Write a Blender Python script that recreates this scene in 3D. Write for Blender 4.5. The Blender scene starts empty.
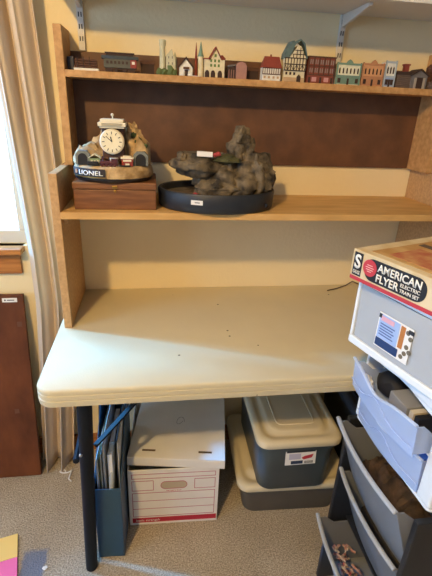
import bpy, bmesh, math, random
from mathutils import Vector, Matrix, noise
R = math.radians
random.seed(7)
sc = bpy.context.scene
COL = sc.collection

# ------------------------------------------------------------------ helpers
def lin(h):
    h = h.lstrip('#')
    v = [int(h[i:i+2], 16)/255 for i in (0, 2, 4)]
    return tuple((c/12.92 if c <= .04045 else ((c+.055)/1.055)**2.4) for c in v) + (1,)

def mat(name, col, rough=.6, var=.0, scale=20, bump=0, bscale=None, stretch=(1, 1, 1), metal=0, alpha=1.0, col2=None, spec=.5, detail=4):
    m = bpy.data.materials.new(name); m.use_nodes = True
    nt = m.node_tree; N = nt.nodes; L = nt.links
    b = N['Principled BSDF']; c = lin(col)
    b.inputs['Base Color'].default_value = c
    b.inputs['Roughness'].default_value = rough
    b.inputs['Metallic'].default_value = metal
    b.inputs['Specular IOR Level'].default_value = spec
    tc = N.new('ShaderNodeTexCoord'); mp = N.new('ShaderNodeMapping')
    mp.inputs['Scale'].default_value = stretch
    L.new(tc.outputs['Object'], mp.inputs['Vector'])
    if var > 0:
        n = N.new('ShaderNodeTexNoise'); n.inputs['Scale'].default_value = scale; n.inputs['Detail'].default_value = detail
        L.new(mp.outputs[0], n.inputs['Vector'])
        r = N.new('ShaderNodeValToRGB')
        d = lin(col2) if col2 else tuple(x*(1-var) for x in c[:3]) + (1,)
        r.color_ramp.elements[0].position = .35; r.color_ramp.elements[1].position = .68
        r.color_ramp.elements[0].color = d; r.color_ramp.elements[1].color = c
        L.new(n.outputs['Fac'], r.inputs[0]); L.new(r.outputs[0], b.inputs['Base Color'])
    if bump > 0:
        n2 = N.new('ShaderNodeTexNoise'); n2.inputs['Scale'].default_value = bscale or scale; n2.inputs['Detail'].default_value = 3
        L.new(mp.outputs[0], n2.inputs['Vector'])
        bp = N.new('ShaderNodeBump'); bp.inputs['Strength'].default_value = bump; bp.inputs['Distance'].default_value = .004
        L.new(n2.outputs['Fac'], bp.inputs['Height']); L.new(bp.outputs[0], b.inputs['Normal'])
    if alpha < 1:
        t = N.new('ShaderNodeBsdfTransparent'); mx = N.new('ShaderNodeMixShader')
        t.inputs[0].default_value = tuple(min(1, x*.35+.65) for x in c[:3]) + (1,)
        mx.inputs[0].default_value = alpha
        L.new(t.outputs[0], mx.inputs[1]); L.new(b.outputs[0], mx.inputs[2])
        L.new(mx.outputs[0], N['Material Output'].inputs['Surface'])
    return m

class MB:
    def __init__(s): s.b = bmesh.new()
    def box(s, x0, x1, y0, y1, z0, z1, M=None):
        vs = [s.b.verts.new(Vector(p)) for p in ((x0,y0,z0),(x1,y0,z0),(x1,y1,z0),(x0,y1,z0),(x0,y0,z1),(x1,y0,z1),(x1,y1,z1),(x0,y1,z1))]
        if M:
            for v in vs: v.co = M @ v.co
        for f in ((3,2,1,0),(4,5,6,7),(0,1,5,4),(1,2,6,5),(2,3,7,6),(3,0,4,7)): s.b.faces.new([vs[i] for i in f])
        return s
    def prism(s, pts, a, b, plane='xz'):
        """closed outline extruded from a to b along the axis the plane leaves out"""
        def P(p, t):
            return {'xz': (p[0], t, p[1]), 'xy': (p[0], p[1], t), 'yz': (t, p[0], p[1])}[plane]
        A = [s.b.verts.new(P(p, a)) for p in pts]; B = [s.b.verts.new(P(p, b)) for p in pts]
        n = len(pts); fs = [s.b.faces.new(A), s.b.faces.new(B[::-1])]
        for i in range(n): fs.append(s.b.faces.new([A[i], B[i], B[(i+1) % n], A[(i+1) % n]]))
        bmesh.ops.recalc_face_normals(s.b, faces=fs)
        return s
    def loft(s, rings, cap=True, close=True):
        rs = [[s.b.verts.new(p) for p in r] for r in rings]; fs = []
        n = len(rs[0])
        for k in range(len(rs)-1):
            for i in range(n if close else n-1):
                j = (i+1) % n
                fs.append(s.b.faces.new([rs[k][i], rs[k][j], rs[k+1][j], rs[k+1][i]]))
        if cap: fs += [s.b.faces.new(rs[0][::-1]), s.b.faces.new(rs[-1])]
        bmesh.ops.recalc_face_normals(s.b, faces=fs)
        return s
    def lathe(s, prof, c=(0, 0, 0), n=20, sx=1, sy=1):
        return s.loft([[(c[0]+r*sx*math.cos(2*math.pi*i/n), c[1]+r*sy*math.sin(2*math.pi*i/n), c[2]+z) for i in range(n)] for r, z in prof])
    def tube(s, path, r, n=8, flat=1.0):
        path = [Vector(p) for p in path]; rings = []
        for i, p in enumerate(path):
            t = (path[min(i+1, len(path)-1)] - path[max(i-1, 0)]).normalized()
            u = t.cross(Vector((0, 1, 0)) if abs(t.y) < .9 else Vector((1, 0, 0))).normalized(); w = t.cross(u)
            rr = r[i] if isinstance(r, (list, tuple)) else r
            rings.append([tuple(p + u*rr*math.cos(2*math.pi*k/n) + w*rr*flat*math.sin(2*math.pi*k/n)) for k in range(n)])
        return s.loft(rings)
    def disc(s, c, r, th, axis='y', n=24, sx=1):
        """flat disc with thickness; its face looks along -axis"""
        pts = [(r*sx*math.cos(2*math.pi*i/n), r*math.sin(2*math.pi*i/n)) for i in range(n)]
        if axis == 'y': return s.prism([(c[0]+a, c[2]+b) for a, b in pts], c[1], c[1]+th, 'xz')
        if axis == 'x': return s.prism([(c[1]+a, c[2]+b) for a, b in pts], c[0], c[0]+th, 'yz')
        return s.prism([(c[0]+a, c[1]+b) for a, b in pts], c[2], c[2]+th, 'xy')
    def blob(s, c, r, amp=.15, freq=3, sub=3, seed=0, cut=None):
        m = bmesh.ops.create_icosphere(s.b, subdivisions=sub, radius=1)
        for v in m['verts']:
            d = v.co.copy(); o = Vector((seed*7.3, seed*3.1, seed))
            k = 1 + amp*noise.fractal(d*freq+o, 1.0, 2.0, 4) + amp*.5*noise.cell(d*freq*1.7+o)
            p = Vector((c[0]+d.x*r[0]*k, c[1]+d.y*r[1]*k, c[2]+d.z*r[2]*k))
            if cut is not None and p.z < cut: p.z = cut
            v.co = p
        return s
    def xf(s, M):
        bmesh.ops.transform(s.b, matrix=M, verts=s.b.verts); return s

def mesh_obj(name, mb, material, parent=None, bevel=0, smooth=False, seg=2, ang=35):
    me = bpy.data.meshes.new(name); mb.b.to_mesh(me); mb.b.free()
    o = bpy.data.objects.new(name, me); COL.objects.link(o)
    for m in (material if isinstance(material, (list, tuple)) else [material]): me.materials.append(m)
    if smooth:
        me.polygons.foreach_set('use_smooth', [True]*len(me.polygons)); me.set_sharp_from_angle(angle=R(ang))
    if bevel:
        md = o.modifiers.new('edge', 'BEVEL'); md.width = bevel; md.segments = seg; md.limit_method = 'ANGLE'; md.angle_limit = R(40)
    if parent: o.parent = parent
    return o

def thing(name, label, cat, loc=(0, 0, 0), rz=0, group=None):
    o = bpy.data.objects.new(name, None); COL.objects.link(o); o.empty_display_size = .02
    o.location = loc; o.rotation_euler = (0, 0, rz)
    return tag(o, label, cat, group)

def tag(o, label, cat, group=None):
    o['label'] = label; o['category'] = cat; o['kind'] = 'thing'
    if group: o['group'] = group
    return o

def struct(o):
    o['kind'] = 'structure'; return o

def writing(name, txt, origin, u, v, h, material, parent, depth=.0006, width=None, bold=0):
    """flat raised letters: baseline start at origin, reading along u, up along v"""
    cu = bpy.data.curves.new('t', 'FONT'); cu.body = txt; cu.size = 1; cu.extrude = 0; cu.offset = bold
    t = bpy.data.objects.new('t', cu); COL.objects.link(t)
    dg = bpy.context.evaluated_depsgraph_get(); me = bpy.data.meshes.new_from_object(t.evaluated_get(dg))
    bpy.data.objects.remove(t); bpy.data.curves.remove(cu)
    u = Vector(u).normalized(); v = Vector(v).normalized(); n = u.cross(v); o0 = Vector(origin)
    xs = [p.co.x for p in me.vertices]; x0, x1 = min(xs), max(xs)
    ku = (width/(x1-x0)) if width else h/.7
    b = bmesh.new(); b.from_mesh(me)
    r = bmesh.ops.extrude_face_region(b, geom=b.faces[:])
    for e in r['geom']:
        if isinstance(e, bmesh.types.BMVert): e.co.z += 1
    for p in b.verts: p.co = o0 + u*((p.co.x-x0)*ku) + v*(p.co.y*h/.7) + n*(p.co.z*depth)
    bmesh.ops.recalc_face_normals(b, faces=b.faces[:])
    mb = MB(); mb.b.free(); mb.b = b; bpy.data.meshes.remove(me)
    return mesh_obj(name, mb, material, parent)

def rrect(x0, x1, y0, y1, r, n=6):
    out = []
    for cx, cy, a in ((x1-r, y1-r, 0), (x0+r, y1-r, 90), (x0+r, y0+r, 180), (x1-r, y0+r, 270)):
        for i in range(n+1):
            t = R(a+90*i/n); out.append((cx+r*math.cos(t), cy+r*math.sin(t)))
    return out

def bar(mb, p, q, w, d=None, up=(0, 0, 1)):
    """rectangular bar from p to q"""
    p = Vector(p); q = Vector(q); t = (q-p).normalized(); a = t.cross(Vector(up))
    if a.length < 1e-3: a = t.cross(Vector((0, 1, 0)))
    a.normalize(); b = t.cross(a); d = d or w
    return mb.loft([[tuple(e+a*w/2*i+b*d/2*j) for i, j in ((1, 1), (-1, 1), (-1, -1), (1, -1))] for e in (p, q)])

# ------------------------------------------------------------------ materials
M_wall = mat('wall_paint', 'F0DDB0', .85, .03, 6, .35, 90)
M_wall2 = mat('neutral_wall_paint', '8A8C90', .85, .02, 6, .35, 90)
M_ceil = mat('ceiling_paint', 'C4C4C4', .9)
M_white = mat('white_paint', 'D8D2C6', .5)
M_shelfwhite = mat('white_melamine', 'DEDAD0', .5)
M_part = mat('particle_board', 'C99A62', .6, .22, 60, .1, 200, (1, 1, 1), col2='AD7F4A')
M_partpale = mat('particle_board_pale', 'C79F6E', .65, .15, 110, .1, 200, col2='B18A5A')
M_edge = mat('shelf_board', 'D8AC6C', .55, .3, 30, .05, 60, (.25, 1, 1), col2='C29555')
M_hard = mat('brown_hardboard', '6E492E', .55, .25, 14, .1, 120, col2='563823')
M_hard2 = mat('dark_hardboard', '6E3D20', .6, .35, 12, .08, 80, (1, 1, .5), col2='4F2913', spec=.3)
M_oak = mat('orange_wood', 'B97A3C', .45, .35, 12, 0, None, (.6, 6, 8), col2='93581F')
M_mahog = mat('brown_box_wood', '85562F', .5, .35, 14, .05, 30, (.8, 3, 7), col2='673F20')
M_black = mat('black_metal', '10141B', .55, 0, spec=.2)
M_steel = mat('steel', 'B9B9B5', .35, metal=1)
M_brass = mat('brass', 'A98443', .4, metal=1)
M_cream = mat('cream_lid', 'D9CBAA', .5, .06, 8)
M_card = mat('white_cardboard', 'E6E2DC', .8, .06, 12)
M_red = mat('red_print', 'B0283C', .7)
M_redline = mat('faded_red_print', 'B8707A', .8)
M_navy = mat('navy_plastic', '274B68', .45, .08, 20)
M_tote = mat('smoke_tote', '4A5254', .35, .1, 15, alpha=.86)
M_tote2 = mat('brownish_smoke_tote', '5A5650', .4, .1, 15, alpha=.92)
M_lidgrey = mat('charcoal_lid', '45474C', .5)
M_paper = mat('white_paper', 'E6E4DF', .8)
M_dark = mat('near_black', '15151A', .7)
M_sign = mat('dark_plate', '2B211C', .5)
M_clear = mat('clear_plastic', 'D5DEE8', .2, alpha=.38)
M_blueclear = mat('blue_clear_plastic', 'CFE1FF', .2, alpha=.48)
M_frost = mat('frosted_plastic', 'D9DEE3', .3, alpha=.5)
M_smoke = mat('grey_translucent', '9EA3AB', .35, alpha=.55)
M_lipclear = mat('clear_lip', 'DCE8FA', .25, alpha=.5)
M_lipgrey = mat('grey_lip', 'B4B8BC', .35, alpha=.85)
M_pwhite = mat('white_plastic', 'E4EAEE', .4)
M_pblack = mat('black_plastic', '1D2026', .45)
M_stone = mat('fountain_stone', '7C6C53', .9, .6, 30, 1, 45, col2='2E271C')
M_basin = mat('basin_black', '20242C', .5)
M_fab = mat('curtain_linen', 'DACAB4', .9, .12, 9, .25, 500, (1, 1, .2), col2='C8B69F')

def carpet():
    m = mat('carpet', 'B5A68F', .95, .0)
    nt = m.node_tree; N = nt.nodes; L = nt.links; b = N['Principled BSDF']; b.inputs['Specular IOR Level'].default_value = .1
    tc = N.new('ShaderNodeTexCoord')
    n1 = N.new('ShaderNodeTexNoise'); n1.inputs['Scale'].default_value = 210; n1.inputs['Detail'].default_value = 3
    n2 = N.new('ShaderNodeTexNoise'); n2.inputs['Scale'].default_value = 5; n2.inputs['Detail'].default_value = 4
    r1 = N.new('ShaderNodeValToRGB'); r1.color_ramp.elements[0].position = .36; r1.color_ramp.elements[1].position = .66
    r1.color_ramp.elements[0].color = lin('978A77'); r1.color_ramp.elements[1].color = lin('CFC1AA')
    r2 = N.new('ShaderNodeValToRGB'); r2.color_ramp.elements[0].position = .3; r2.color_ramp.elements[1].position = .7
    r2.color_ramp.elements[0].color = (.8, .78, .76, 1); r2.color_ramp.elements[1].color = (1, 1, 1, 1)
    mx = N.new('ShaderNodeMix'); mx.data_type = 'RGBA'; mx.blend_type = 'MULTIPLY'; mx.inputs['Factor'].default_value = 1
    for n in (n1, n2): L.new(tc.outputs['Object'], n.inputs['Vector'])
    L.new(n1.outputs['Fac'], r1.inputs[0]); L.new(n2.outputs['Fac'], r2.inputs[0])
    L.new(r1.outputs[0], mx.inputs[6]); L.new(r2.outputs[0], mx.inputs[7])
    # blue patch mixed into the pile colour, a soft-edged square
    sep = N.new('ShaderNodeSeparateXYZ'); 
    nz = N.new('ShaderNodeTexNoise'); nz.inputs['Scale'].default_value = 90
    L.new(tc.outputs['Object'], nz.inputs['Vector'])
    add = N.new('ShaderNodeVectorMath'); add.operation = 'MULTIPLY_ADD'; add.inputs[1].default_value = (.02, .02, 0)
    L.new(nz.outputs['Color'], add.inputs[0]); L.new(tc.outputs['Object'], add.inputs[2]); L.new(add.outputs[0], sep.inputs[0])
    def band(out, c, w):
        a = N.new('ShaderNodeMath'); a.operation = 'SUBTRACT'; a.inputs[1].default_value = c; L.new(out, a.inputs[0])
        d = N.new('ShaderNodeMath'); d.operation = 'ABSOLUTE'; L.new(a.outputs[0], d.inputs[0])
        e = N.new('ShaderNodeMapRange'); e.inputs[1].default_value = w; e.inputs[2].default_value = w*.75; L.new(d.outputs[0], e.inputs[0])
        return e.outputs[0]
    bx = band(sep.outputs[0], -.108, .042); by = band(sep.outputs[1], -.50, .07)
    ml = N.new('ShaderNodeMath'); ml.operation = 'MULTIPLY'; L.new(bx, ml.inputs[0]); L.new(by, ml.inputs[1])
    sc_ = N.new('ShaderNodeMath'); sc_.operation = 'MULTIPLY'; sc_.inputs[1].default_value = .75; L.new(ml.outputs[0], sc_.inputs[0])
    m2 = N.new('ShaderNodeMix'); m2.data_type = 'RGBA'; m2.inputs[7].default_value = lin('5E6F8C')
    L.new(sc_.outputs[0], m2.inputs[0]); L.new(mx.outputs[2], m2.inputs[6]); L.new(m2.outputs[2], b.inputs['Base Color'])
    bp = N.new('ShaderNodeBump'); bp.inputs['Strength'].default_value = .9; bp.inputs['Distance'].default_value = .006
    L.new(n1.outputs['Fac'], bp.inputs['Height']); L.new(bp.outputs[0], b.inputs['Normal'])
    return m

def table_plastic():
    m = mat('table_plastic', 'CCBF9C', .5, .04, 10, .12, 260)
    nt = m.node_tree; N = nt.nodes; L = nt.links; b = N['Principled BSDF']
    src = b.inputs['Base Color'].links[0].from_socket
    tc = N.new('ShaderNodeTexCoord')
    v = N.new('ShaderNodeTexVoronoi'); v.inputs['Scale'].default_value = 26; v.inputs['Randomness'].default_value = 1
    L.new(tc.outputs['Object'], v.inputs['Vector'])
    lt = N.new('ShaderNodeMath'); lt.operation = 'LESS_THAN'; lt.inputs[1].default_value = .085; L.new(v.outputs['Distance'], lt.inputs[0])
    sp = N.new('ShaderNodeSeparateColor'); L.new(v.outputs['Color'], sp.inputs[0])
    g = N.new('ShaderNodeMath'); g.operation = 'GREATER_THAN'; g.inputs[1].default_value = .84; L.new(sp.outputs[0], g.inputs[0])
    ml = N.new('ShaderNodeMath'); ml.operation = 'MULTIPLY'; L.new(lt.outputs[0], ml.inputs[0]); L.new(g.outputs[0], ml.inputs[1])
    m2 = N.new('ShaderNodeMix'); m2.data_type = 'RGBA'; m2.inputs[7].default_value = lin('4B4336')
    L.new(ml.outputs[0], m2.inputs[0]); L.new(src, m2.inputs[6]); L.new(m2.outputs[2], b.inputs['Base Color'])
    return m
M_carpet = carpet(); M_table = table_plastic()

# ------------------------------------------------------------------ the room
X0, X1, Y0, ZC = -2.5, 2.3, -3.3, 2.45
WX0, WX1, WZ0, WZ1 = -2.10, -.13, .905, 1.96
struct(mesh_obj('floor', MB().box(X0, X1, Y0, .12, -.05, 0), M_carpet))
struct(mesh_obj('ceiling', MB().box(X0, X1, Y0, .12, ZC, ZC+.05), M_ceil))
w = MB().box(X0, WX0, 0, .12, 0, ZC).box(WX1, X1, 0, .12, 0, ZC).box(WX0, WX1, 0, .12, 0, WZ0).box(WX0, WX1, 0, .12, WZ1, ZC)
struct(mesh_obj('wall_back', w, M_wall))
LY0, LY1 = -2.6, -1.2
w = MB().box(X0-.12, X0, Y0, LY0, 0, ZC).box(X0-.12, X0, LY1, .12, 0, ZC).box(X0-.12, X0, LY0, LY1, 0, .8).box(X0-.12, X0, LY0, LY1, 2.15, ZC)
struct(mesh_obj('wall_left', w, M_wall2))
struct(mesh_obj('wall_right', MB().box(X1, X1+.12, Y0, .12, 0, ZC), M_wall2))
struct(mesh_obj('wall_front', MB().box(X0-.12, X1+.12, Y0-.12, Y0, 0, ZC), M_wall2))
M_glass = mat('window_glass', 'F4F8FA', .05, alpha=.08)
def sash(mb, a0, a1, z0, z1, P):
    t = .045
    for (u0, u1, v0, v1) in ((a0, a1, z0, z0+t), (a0, a1, z1-t, z1), (a0, a0+t, z0+t, z1-t), (a1-t, a1, z0+t, z1-t), ((a0+a1)/2-.02, (a0+a1)/2+.02, z0+t, z1-t)):
        P(mb, u0, u1, v0, v1)
w1 = bpy.data.objects.new('window_1', None); COL.objects.link(w1); struct(w1)
m = MB(); sash(m, WX0, WX1, WZ0, WZ1, lambda mb, a, b, c, d: mb.box(a, b, .03, .075, c, d)); mesh_obj('sash_frame', m, M_white, w1, .003)
mesh_obj('window_pane', MB().box(WX0+.04, WX1-.04, .05, .054, WZ0+.04, WZ1-.04), M_glass, w1)
mesh_obj('window_sill', MB().box(WX0-.06, -.155, -.045, .03, .884, .905), M_oak, w1, .004)
mesh_obj('sill_apron', MB().box(WX0-.03, -.17, -.016, -.0005, .808, .884), M_oak, w1, .003)
w2 = bpy.data.objects.new('window_2', None); COL.objects.link(w2); struct(w2)
m = MB(); sash(m, LY0, LY1, .8, 2.15, lambda mb, a, b, c, d: mb.box(X0-.075, X0-.03, a, b, c, d)); mesh_obj('sash_frame', m, M_white, w2, .003)
mesh_obj('window_pane', MB().box(X0-.054, X0-.05, LY0+.04, LY1-.04, .84, 2.11), M_glass, w2)
struct(mesh_obj('baseboard_back', MB().box(X0, X1, -.012, -.0005, 0, .08), M_oak, None, .003))

# ------------------------------------------------------------------ curtain
def curtain():
    n, k = 140, 44; rows = []
    for j in range(k+1):
        z = .012 + (2.06-.012)*j/k; row = []
        g = max(0, 1-z/.70); f = max(0, min(1, (z-.9)/1.1))
        xl = -.134 - .046*g - .050*f; xr = -.016 - .042*g - .018*f + .010*math.sin(2.2*z)
        for i in range(n+1):
            s = i/n
            ph = 2*math.pi*2.25*s + .35*math.sin(1.7*z+.4)
            y = -.056 + (.019+.010*g)*math.sin(ph+.9) + .004*math.sin(2.9*ph+1.3*z) + .0025*math.sin(17*s+2.1*z)
            y += .060*math.exp(-((s-.43)/.035)**2)*(.25+.75*f)     # one deep tuck
            y -= .040*g + .085*max(0, min(1, (z-1.25)/.95))**1.2
            x = xl + (xr-xl)*s + .012*max(0, min(1, (z-1.25)/.95)) + .010*math.sin(ph)*s*(1-s)*3
            zz = z + (.006*math.sin(ph) if j == 0 else 0)
            row.append((x, min(y, -.018), max(.002, zz)))
        rows.append(row)
    mb = MB(); mb.loft(rows, cap=False, close=False)
    o = mesh_obj('curtain', mb, M_fab, None, smooth=True, ang=180)
    md = o.modifiers.new('cloth', 'SOLIDIFY'); md.thickness = .0022; md.offset = 0
    return tag(o, 'long tan curtain gathered in folds between the window and the wooden hutch', 'curtain')
curtain()
mb = MB(); mb.tube([(-2.25, -.14, 2.08), (.05, -.14, 2.08)], .011, 10)
rod = mesh_obj('curtain_rod', mb, M_black, None, smooth=True); tag(rod, 'black curtain rod above the window carrying the tan curtain', 'curtain rod')
for x in (-2.2, -1.1, .0):
    mb = MB(); mb.tube([(x, -.0005, 2.08), (x, -.13, 2.08)], .008, 8); mesh_obj('bracket', mb, M_black, rod)

# ------------------------------------------------------------------ folding table
T = .74; D = .60; TW = 1.225
tb = thing('folding_table', 'cream plastic folding table with black legs under the wooden hutch', 'table', (0, 0, 0))
prof = [(0.008, T-.050), (.001, T-.047), (0, T-.040), (.0, T-.032), (.003, T-.0305), (.003, T-.029), (0, T-.0275), (0, T-.017), (.0025, T-.0155), (.0025, T-.014), (0, T-.0125), (0, T-.005), (.0015, T-.0015), (.005, T)]
def trect(ins): return rrect(ins-.004, TW-ins, -D-.003+ins, -.003, .042-ins, 8)
mb = MB(); mb.loft([[(x, y, z) for x, y in trect(i)] for i, z in prof])
mesh_obj('tabletop', mb, M_table, tb, smooth=True, ang=50)
for sx, (xt, xf) in enumerate(((.099, .067), (1.135, 1.15))):
    for yt, yf in ((-.545, -.524), (-.1, -.12)):
        mb = MB(); mb.tube([(xt, yt, T-.052), (xt*.9+xf*.1, yt, .62), (xf, yf, .012), (xf, yf, .001)], [.0195, .0195, .018, .018], 14)
        lg = mesh_obj('leg', mb, M_black, tb, smooth=True)
    cb = xf-.010 if sx == 0 else xf; mb = MB(); mb.tube([(cb, -.13, .45), (cb, -.53, .45)], .009, 10); mesh_obj('crossbar', mb, M_black, tb, smooth=True)
    mb = MB(); mb.tube([(xt, -.12, T-.066), (xt, -.53, T-.066)], .012, 10); mesh_obj('hinge_bar', mb, M_black, tb, smooth=True)
    d = 1 if sx == 0 else -1
    mb = MB(); bar(mb, (xt+d*.012, -.53, .50), (xt+d*.26, -.36, T-.055), .014, .006); mesh_obj('brace', mb, M_black, tb)
mb = MB(); mb.lathe([(.0045, 0), (.0045, .003), (.002, .005)], (0, 0, 0), 12); mb.xf(Matrix.Translation((.078, -.5600, .50)) @ Matrix.Rotation(R(90), 4, 'X'))
mesh_obj('rivet', mb, M_steel, tb, smooth=True)

# ------------------------------------------------------------------ lower hutch and upper shelf unit
hu = thing('hutch', 'low wooden hutch of two side panels and one shelf on the table', 'hutch', (0, 0, 0))
HF = -.294; S1 = 1.09
for x0, x1 in ((.013, .035), (1.199, 1.219)):
    mesh_obj('side_panel', MB().box(x0, x1, HF, -.003, T+.0005, 1.19), M_partpale, hu, .0015)
mesh_obj('shelf', MB().box(.035, 1.199, HF-.003, -.003, S1-.019, S1), M_edge, hu, .0015)
for x in (.035, 1.187): mesh_obj('shelf_cleat', MB().box(x, x+.012, -.27, -.02, S1-.038, S1-.0195), M_partpale, hu, .001)
us = thing('shelf_unit', 'narrow wooden shelf unit with brown back, standing on the hutch', 'shelf', (0, 0, 1.1905))
UF = -.124; S2 = 1.442-1.1905
for x0, x1 in ((.028, .050), (1.180, 1.202)):
    mesh_obj('side_panel', MB().box(x0, x1, UF, -.003, 0, 1.548-1.1905), M_part, us, .0015)
mesh_obj('shelf', MB().box(.050, 1.180, UF-.003, -.009, S2-.018, S2), M_part, us, .0015)
mesh_obj('back_panel', MB().box(.050, 1.180, -.0085, -.003, 0, 1.498-1.1905), M_hard, us)

# ------------------------------------------------------------------ white wall shelf on its standards
ws = thing('wall_shelf', 'white wall shelf on two metal standards above the models', 'shelf', (0, 0, 0))
mesh_obj('board', MB().box(.03, 1.75, -.215, -.0025, 1.641, 1.66), M_shelfwhite, ws, .001)
for x in (.085, .868):
    mb = MB().box(x-.009, x+.009, -.012, -.0005, 1.50, 1.64)
    st = mesh_obj('standard', mb, M_white, ws, .001)
    mb = MB()
    for z in (1.53, 1.56, 1.59, 1.62): mb.box(x-.005, x-.002, -.0126, -.0119, z-.006, z+.006).box(x+.002, x+.005, -.0126, -.0119, z-.006, z+.006)
    mesh_obj('slot', mb, M_dark, st)
    mesh_obj('bracket', MB().prism([(-.013, 1.640), (-.013, 1.606), (-.03, 1.608), (-.185, 1.632), (-.185, 1.640)], x-.005, x+.005, 'yz'), M_white, ws, .0008)

# ------------------------------------------------------------------ models along the top shelf
Z2 = 1.4425
C = {k: mat('model_'+k, v, .8, .15, 80) for k, v in dict(cream='E2D5B0', roofgreen='5C6F66', brown='5B3A28', dbrown='3E2A20', grey='6F6A68', white='E8E4D6', red='8E3B30', brick='86412F',
      pink='A97C6E', tan='C2A27A', green='74907C', orange='B9825A', blue='9AABC9', slate='434A4C', moss='59683A', stone='C9C3A0', ltgreen='E4DFC0', redroof='8A3C2C', log='6E5C50').items()}
GM = 'model buildings along the top shelf'
def win_grid(mb, xs, zs, w, h, y, th=.0008):
    for x in xs:
        for z in zs: mb.box(x-w/2, x+w/2, y-th, y+.0002, z-h/2, z+h/2)
    return mb
def gable(mb, x0, x1, y0, y1, z0, z1, along='x', over=.002, th=.0025):
    """pitched roof slabs; ridge runs along x or y"""
    if along == 'x':
        ym = (y0+y1)/2; pts = [(y0-over, z0), (ym, z1), (y1+over, z0), (y1+over, z0+th), (ym, z1+th*1.3), (y0-over, z0+th)]
        return mb.prism(pts, x0-over, x1+over, 'yz')
    xm = (x0+x1)/2; pts = [(x0-over, z0), (xm, z1), (x1+over, z0), (x1+over, z0+th), (xm, z1+th*1.3), (x0-over, z0+th)]
    return mb.prism(pts, y0-over, y1+over, 'xz')
def model(name, label, cat, x0, x1, yf=-.112):
    t = thing(name, label, cat, ((x0+x1)/2, yf, Z2), 0, GM if 'building' in cat else None); return t, (x1-x0)/2

# rail fence on a pale base, with the blue end block
t, h = model('log_load', 'small brown log pile model on a white base, beside the hutch end panel', 'model', .072, .118)
mesh_obj('base', MB().box(-h, h+.02, 0, .016, 0, .006), C['white'], t, .0008)
mb = MB()
for r, n in enumerate((4, 4, 3, 3)):
    for i in range(n): mb.tube([(-h+.002+.001*r, .004+.0038*i*.9, .0085+.0058*r), (h+.016, .004+.0038*i*.9, .0085+.0058*r)], .0027, 7)
mesh_obj('logs', mb, C['brown'], t, smooth=True)
mb = MB()
for x in (-.012, .004, .02): mb.box(x-.0012, x+.0012, -.0002, .001, .006, .034)
mesh_obj('stake', mb, C['dbrown'], t)
bl = mesh_obj('toy_boxcar', MB().box(-.009, .009, 0, .02, .003, .035).box(-.007, .007, .002, .018, 0, .003), mat('navy_car', '1E2440', .5), None, .001); bl.location = (.0605, -.085, Z2)
tag(bl, 'tiny navy block car tucked in the corner behind the log pile model', 'model')

# passenger coach
t, h = model('train_coach', 'grey-green model train coach with a clerestory roof and maroon end', 'model train', .147, .247)
mesh_obj('body', MB().box(-h+.006, h-.006, 0, .03, .011, .033), mat('coach_green', '545448', .6, .2, 60), t, .0006)
mesh_obj('end_panel', MB().box(h-.022, h-.0055, -.0006, .0306, .012, .032), C['red'], t)
mb = win_grid(MB(), [-.034+.0105*i for i in range(6)], [.024], .006, .007, -.0006); mesh_obj('windows', mb, C['dbrown'], t)
mesh_obj('sign_panel', MB().box(.032, .04, -.0012, -.0002, .021, .028), C['white'], t)
mb = MB().prism([(-.003, .033), (.006, .041), (.024, .041), (.033, .033)], -h, h, 'yz'); rf = mesh_obj('roof', mb, C['slate'], t)
mesh_obj('clerestory', MB().box(-h+.012, h-.014, .008, .022, .0412, .047).box(-h+.009, h-.011, .006, .024, .047, .0495), C['dbrown'], rf)
mb = MB().box(-h+.012, h-.012, .004, .026, .0055, .0108)
for x in (-.036, -.026, -.012, .012, .026, .036):
    mb.disc((x, .001, .0055), .0054, .003, 'y', 12); mb.disc((x, .026, .0055), .0054, .003, 'y', 12)
mesh_obj('wheels', mb, C['dbrown'], t)

# castle
t, h = model('castle', 'pale ruined castle model with one tall round tower and mossy base', 'model castle', .292, .354)
mb = MB(); mb.lathe([(.0095, 0), (.0085, .02), (.0078, .07), (.0095, .076), (.0095, .088), (.006, .0885)], (-.009, .015, 0), 14); mesh_obj('tower', mb, C['stone'], t, smooth=True)
mb = MB(); mb.prism([(.001, 0), (.027, 0), (.027, .045), (.022, .05), (.016, .066), (.009, .058), (.001, .05)], .004, .022, 'xz'); k = mesh_obj('keep', mb, C['stone'], t, .001)
mesh_obj('slit_windows', win_grid(MB(), [.008, .018], [.03, .045], .0025, .006, .004), C['grey'], k)
mb = MB(); mb.lathe([(.006, 0), (.0055, .045), (.0005, .06)], (.026, .022, 0), 12); mesh_obj('turret', mb, C['stone'], t, smooth=True)
mb = MB()
for i, (x, r) in enumerate(((-.018, .009), (-.005, .011), (.012, .013), (.024, .008))): mb.blob((x, .006, .006), (r, .006, .011+.006*(i == 2)), .4, 3, 2, i, cut=0)
mesh_obj('shrubs', mb, C['moss'], t, smooth=True)

# low dark sheds between models
for i, (x0, x1, z, lab) in enumerate(((.253, .290, .034, 'low dark brown shed model between the train coach and the castle'), (.558, .596, .032, 'low dark brown shed model beside the red-roofed house'))):
    t, h = model('shed_model', lab, 'model building', x0, x1, -.085)
    mesh_obj('body', MB().box(-h, h, 0, .03, 0, z-.008), C['dbrown'], t, .0006)
    mb = MB(); gable(mb, -h, h, 0, .03, z-.008, z); mesh_obj('roof', mb, C['brown'], t)

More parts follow.
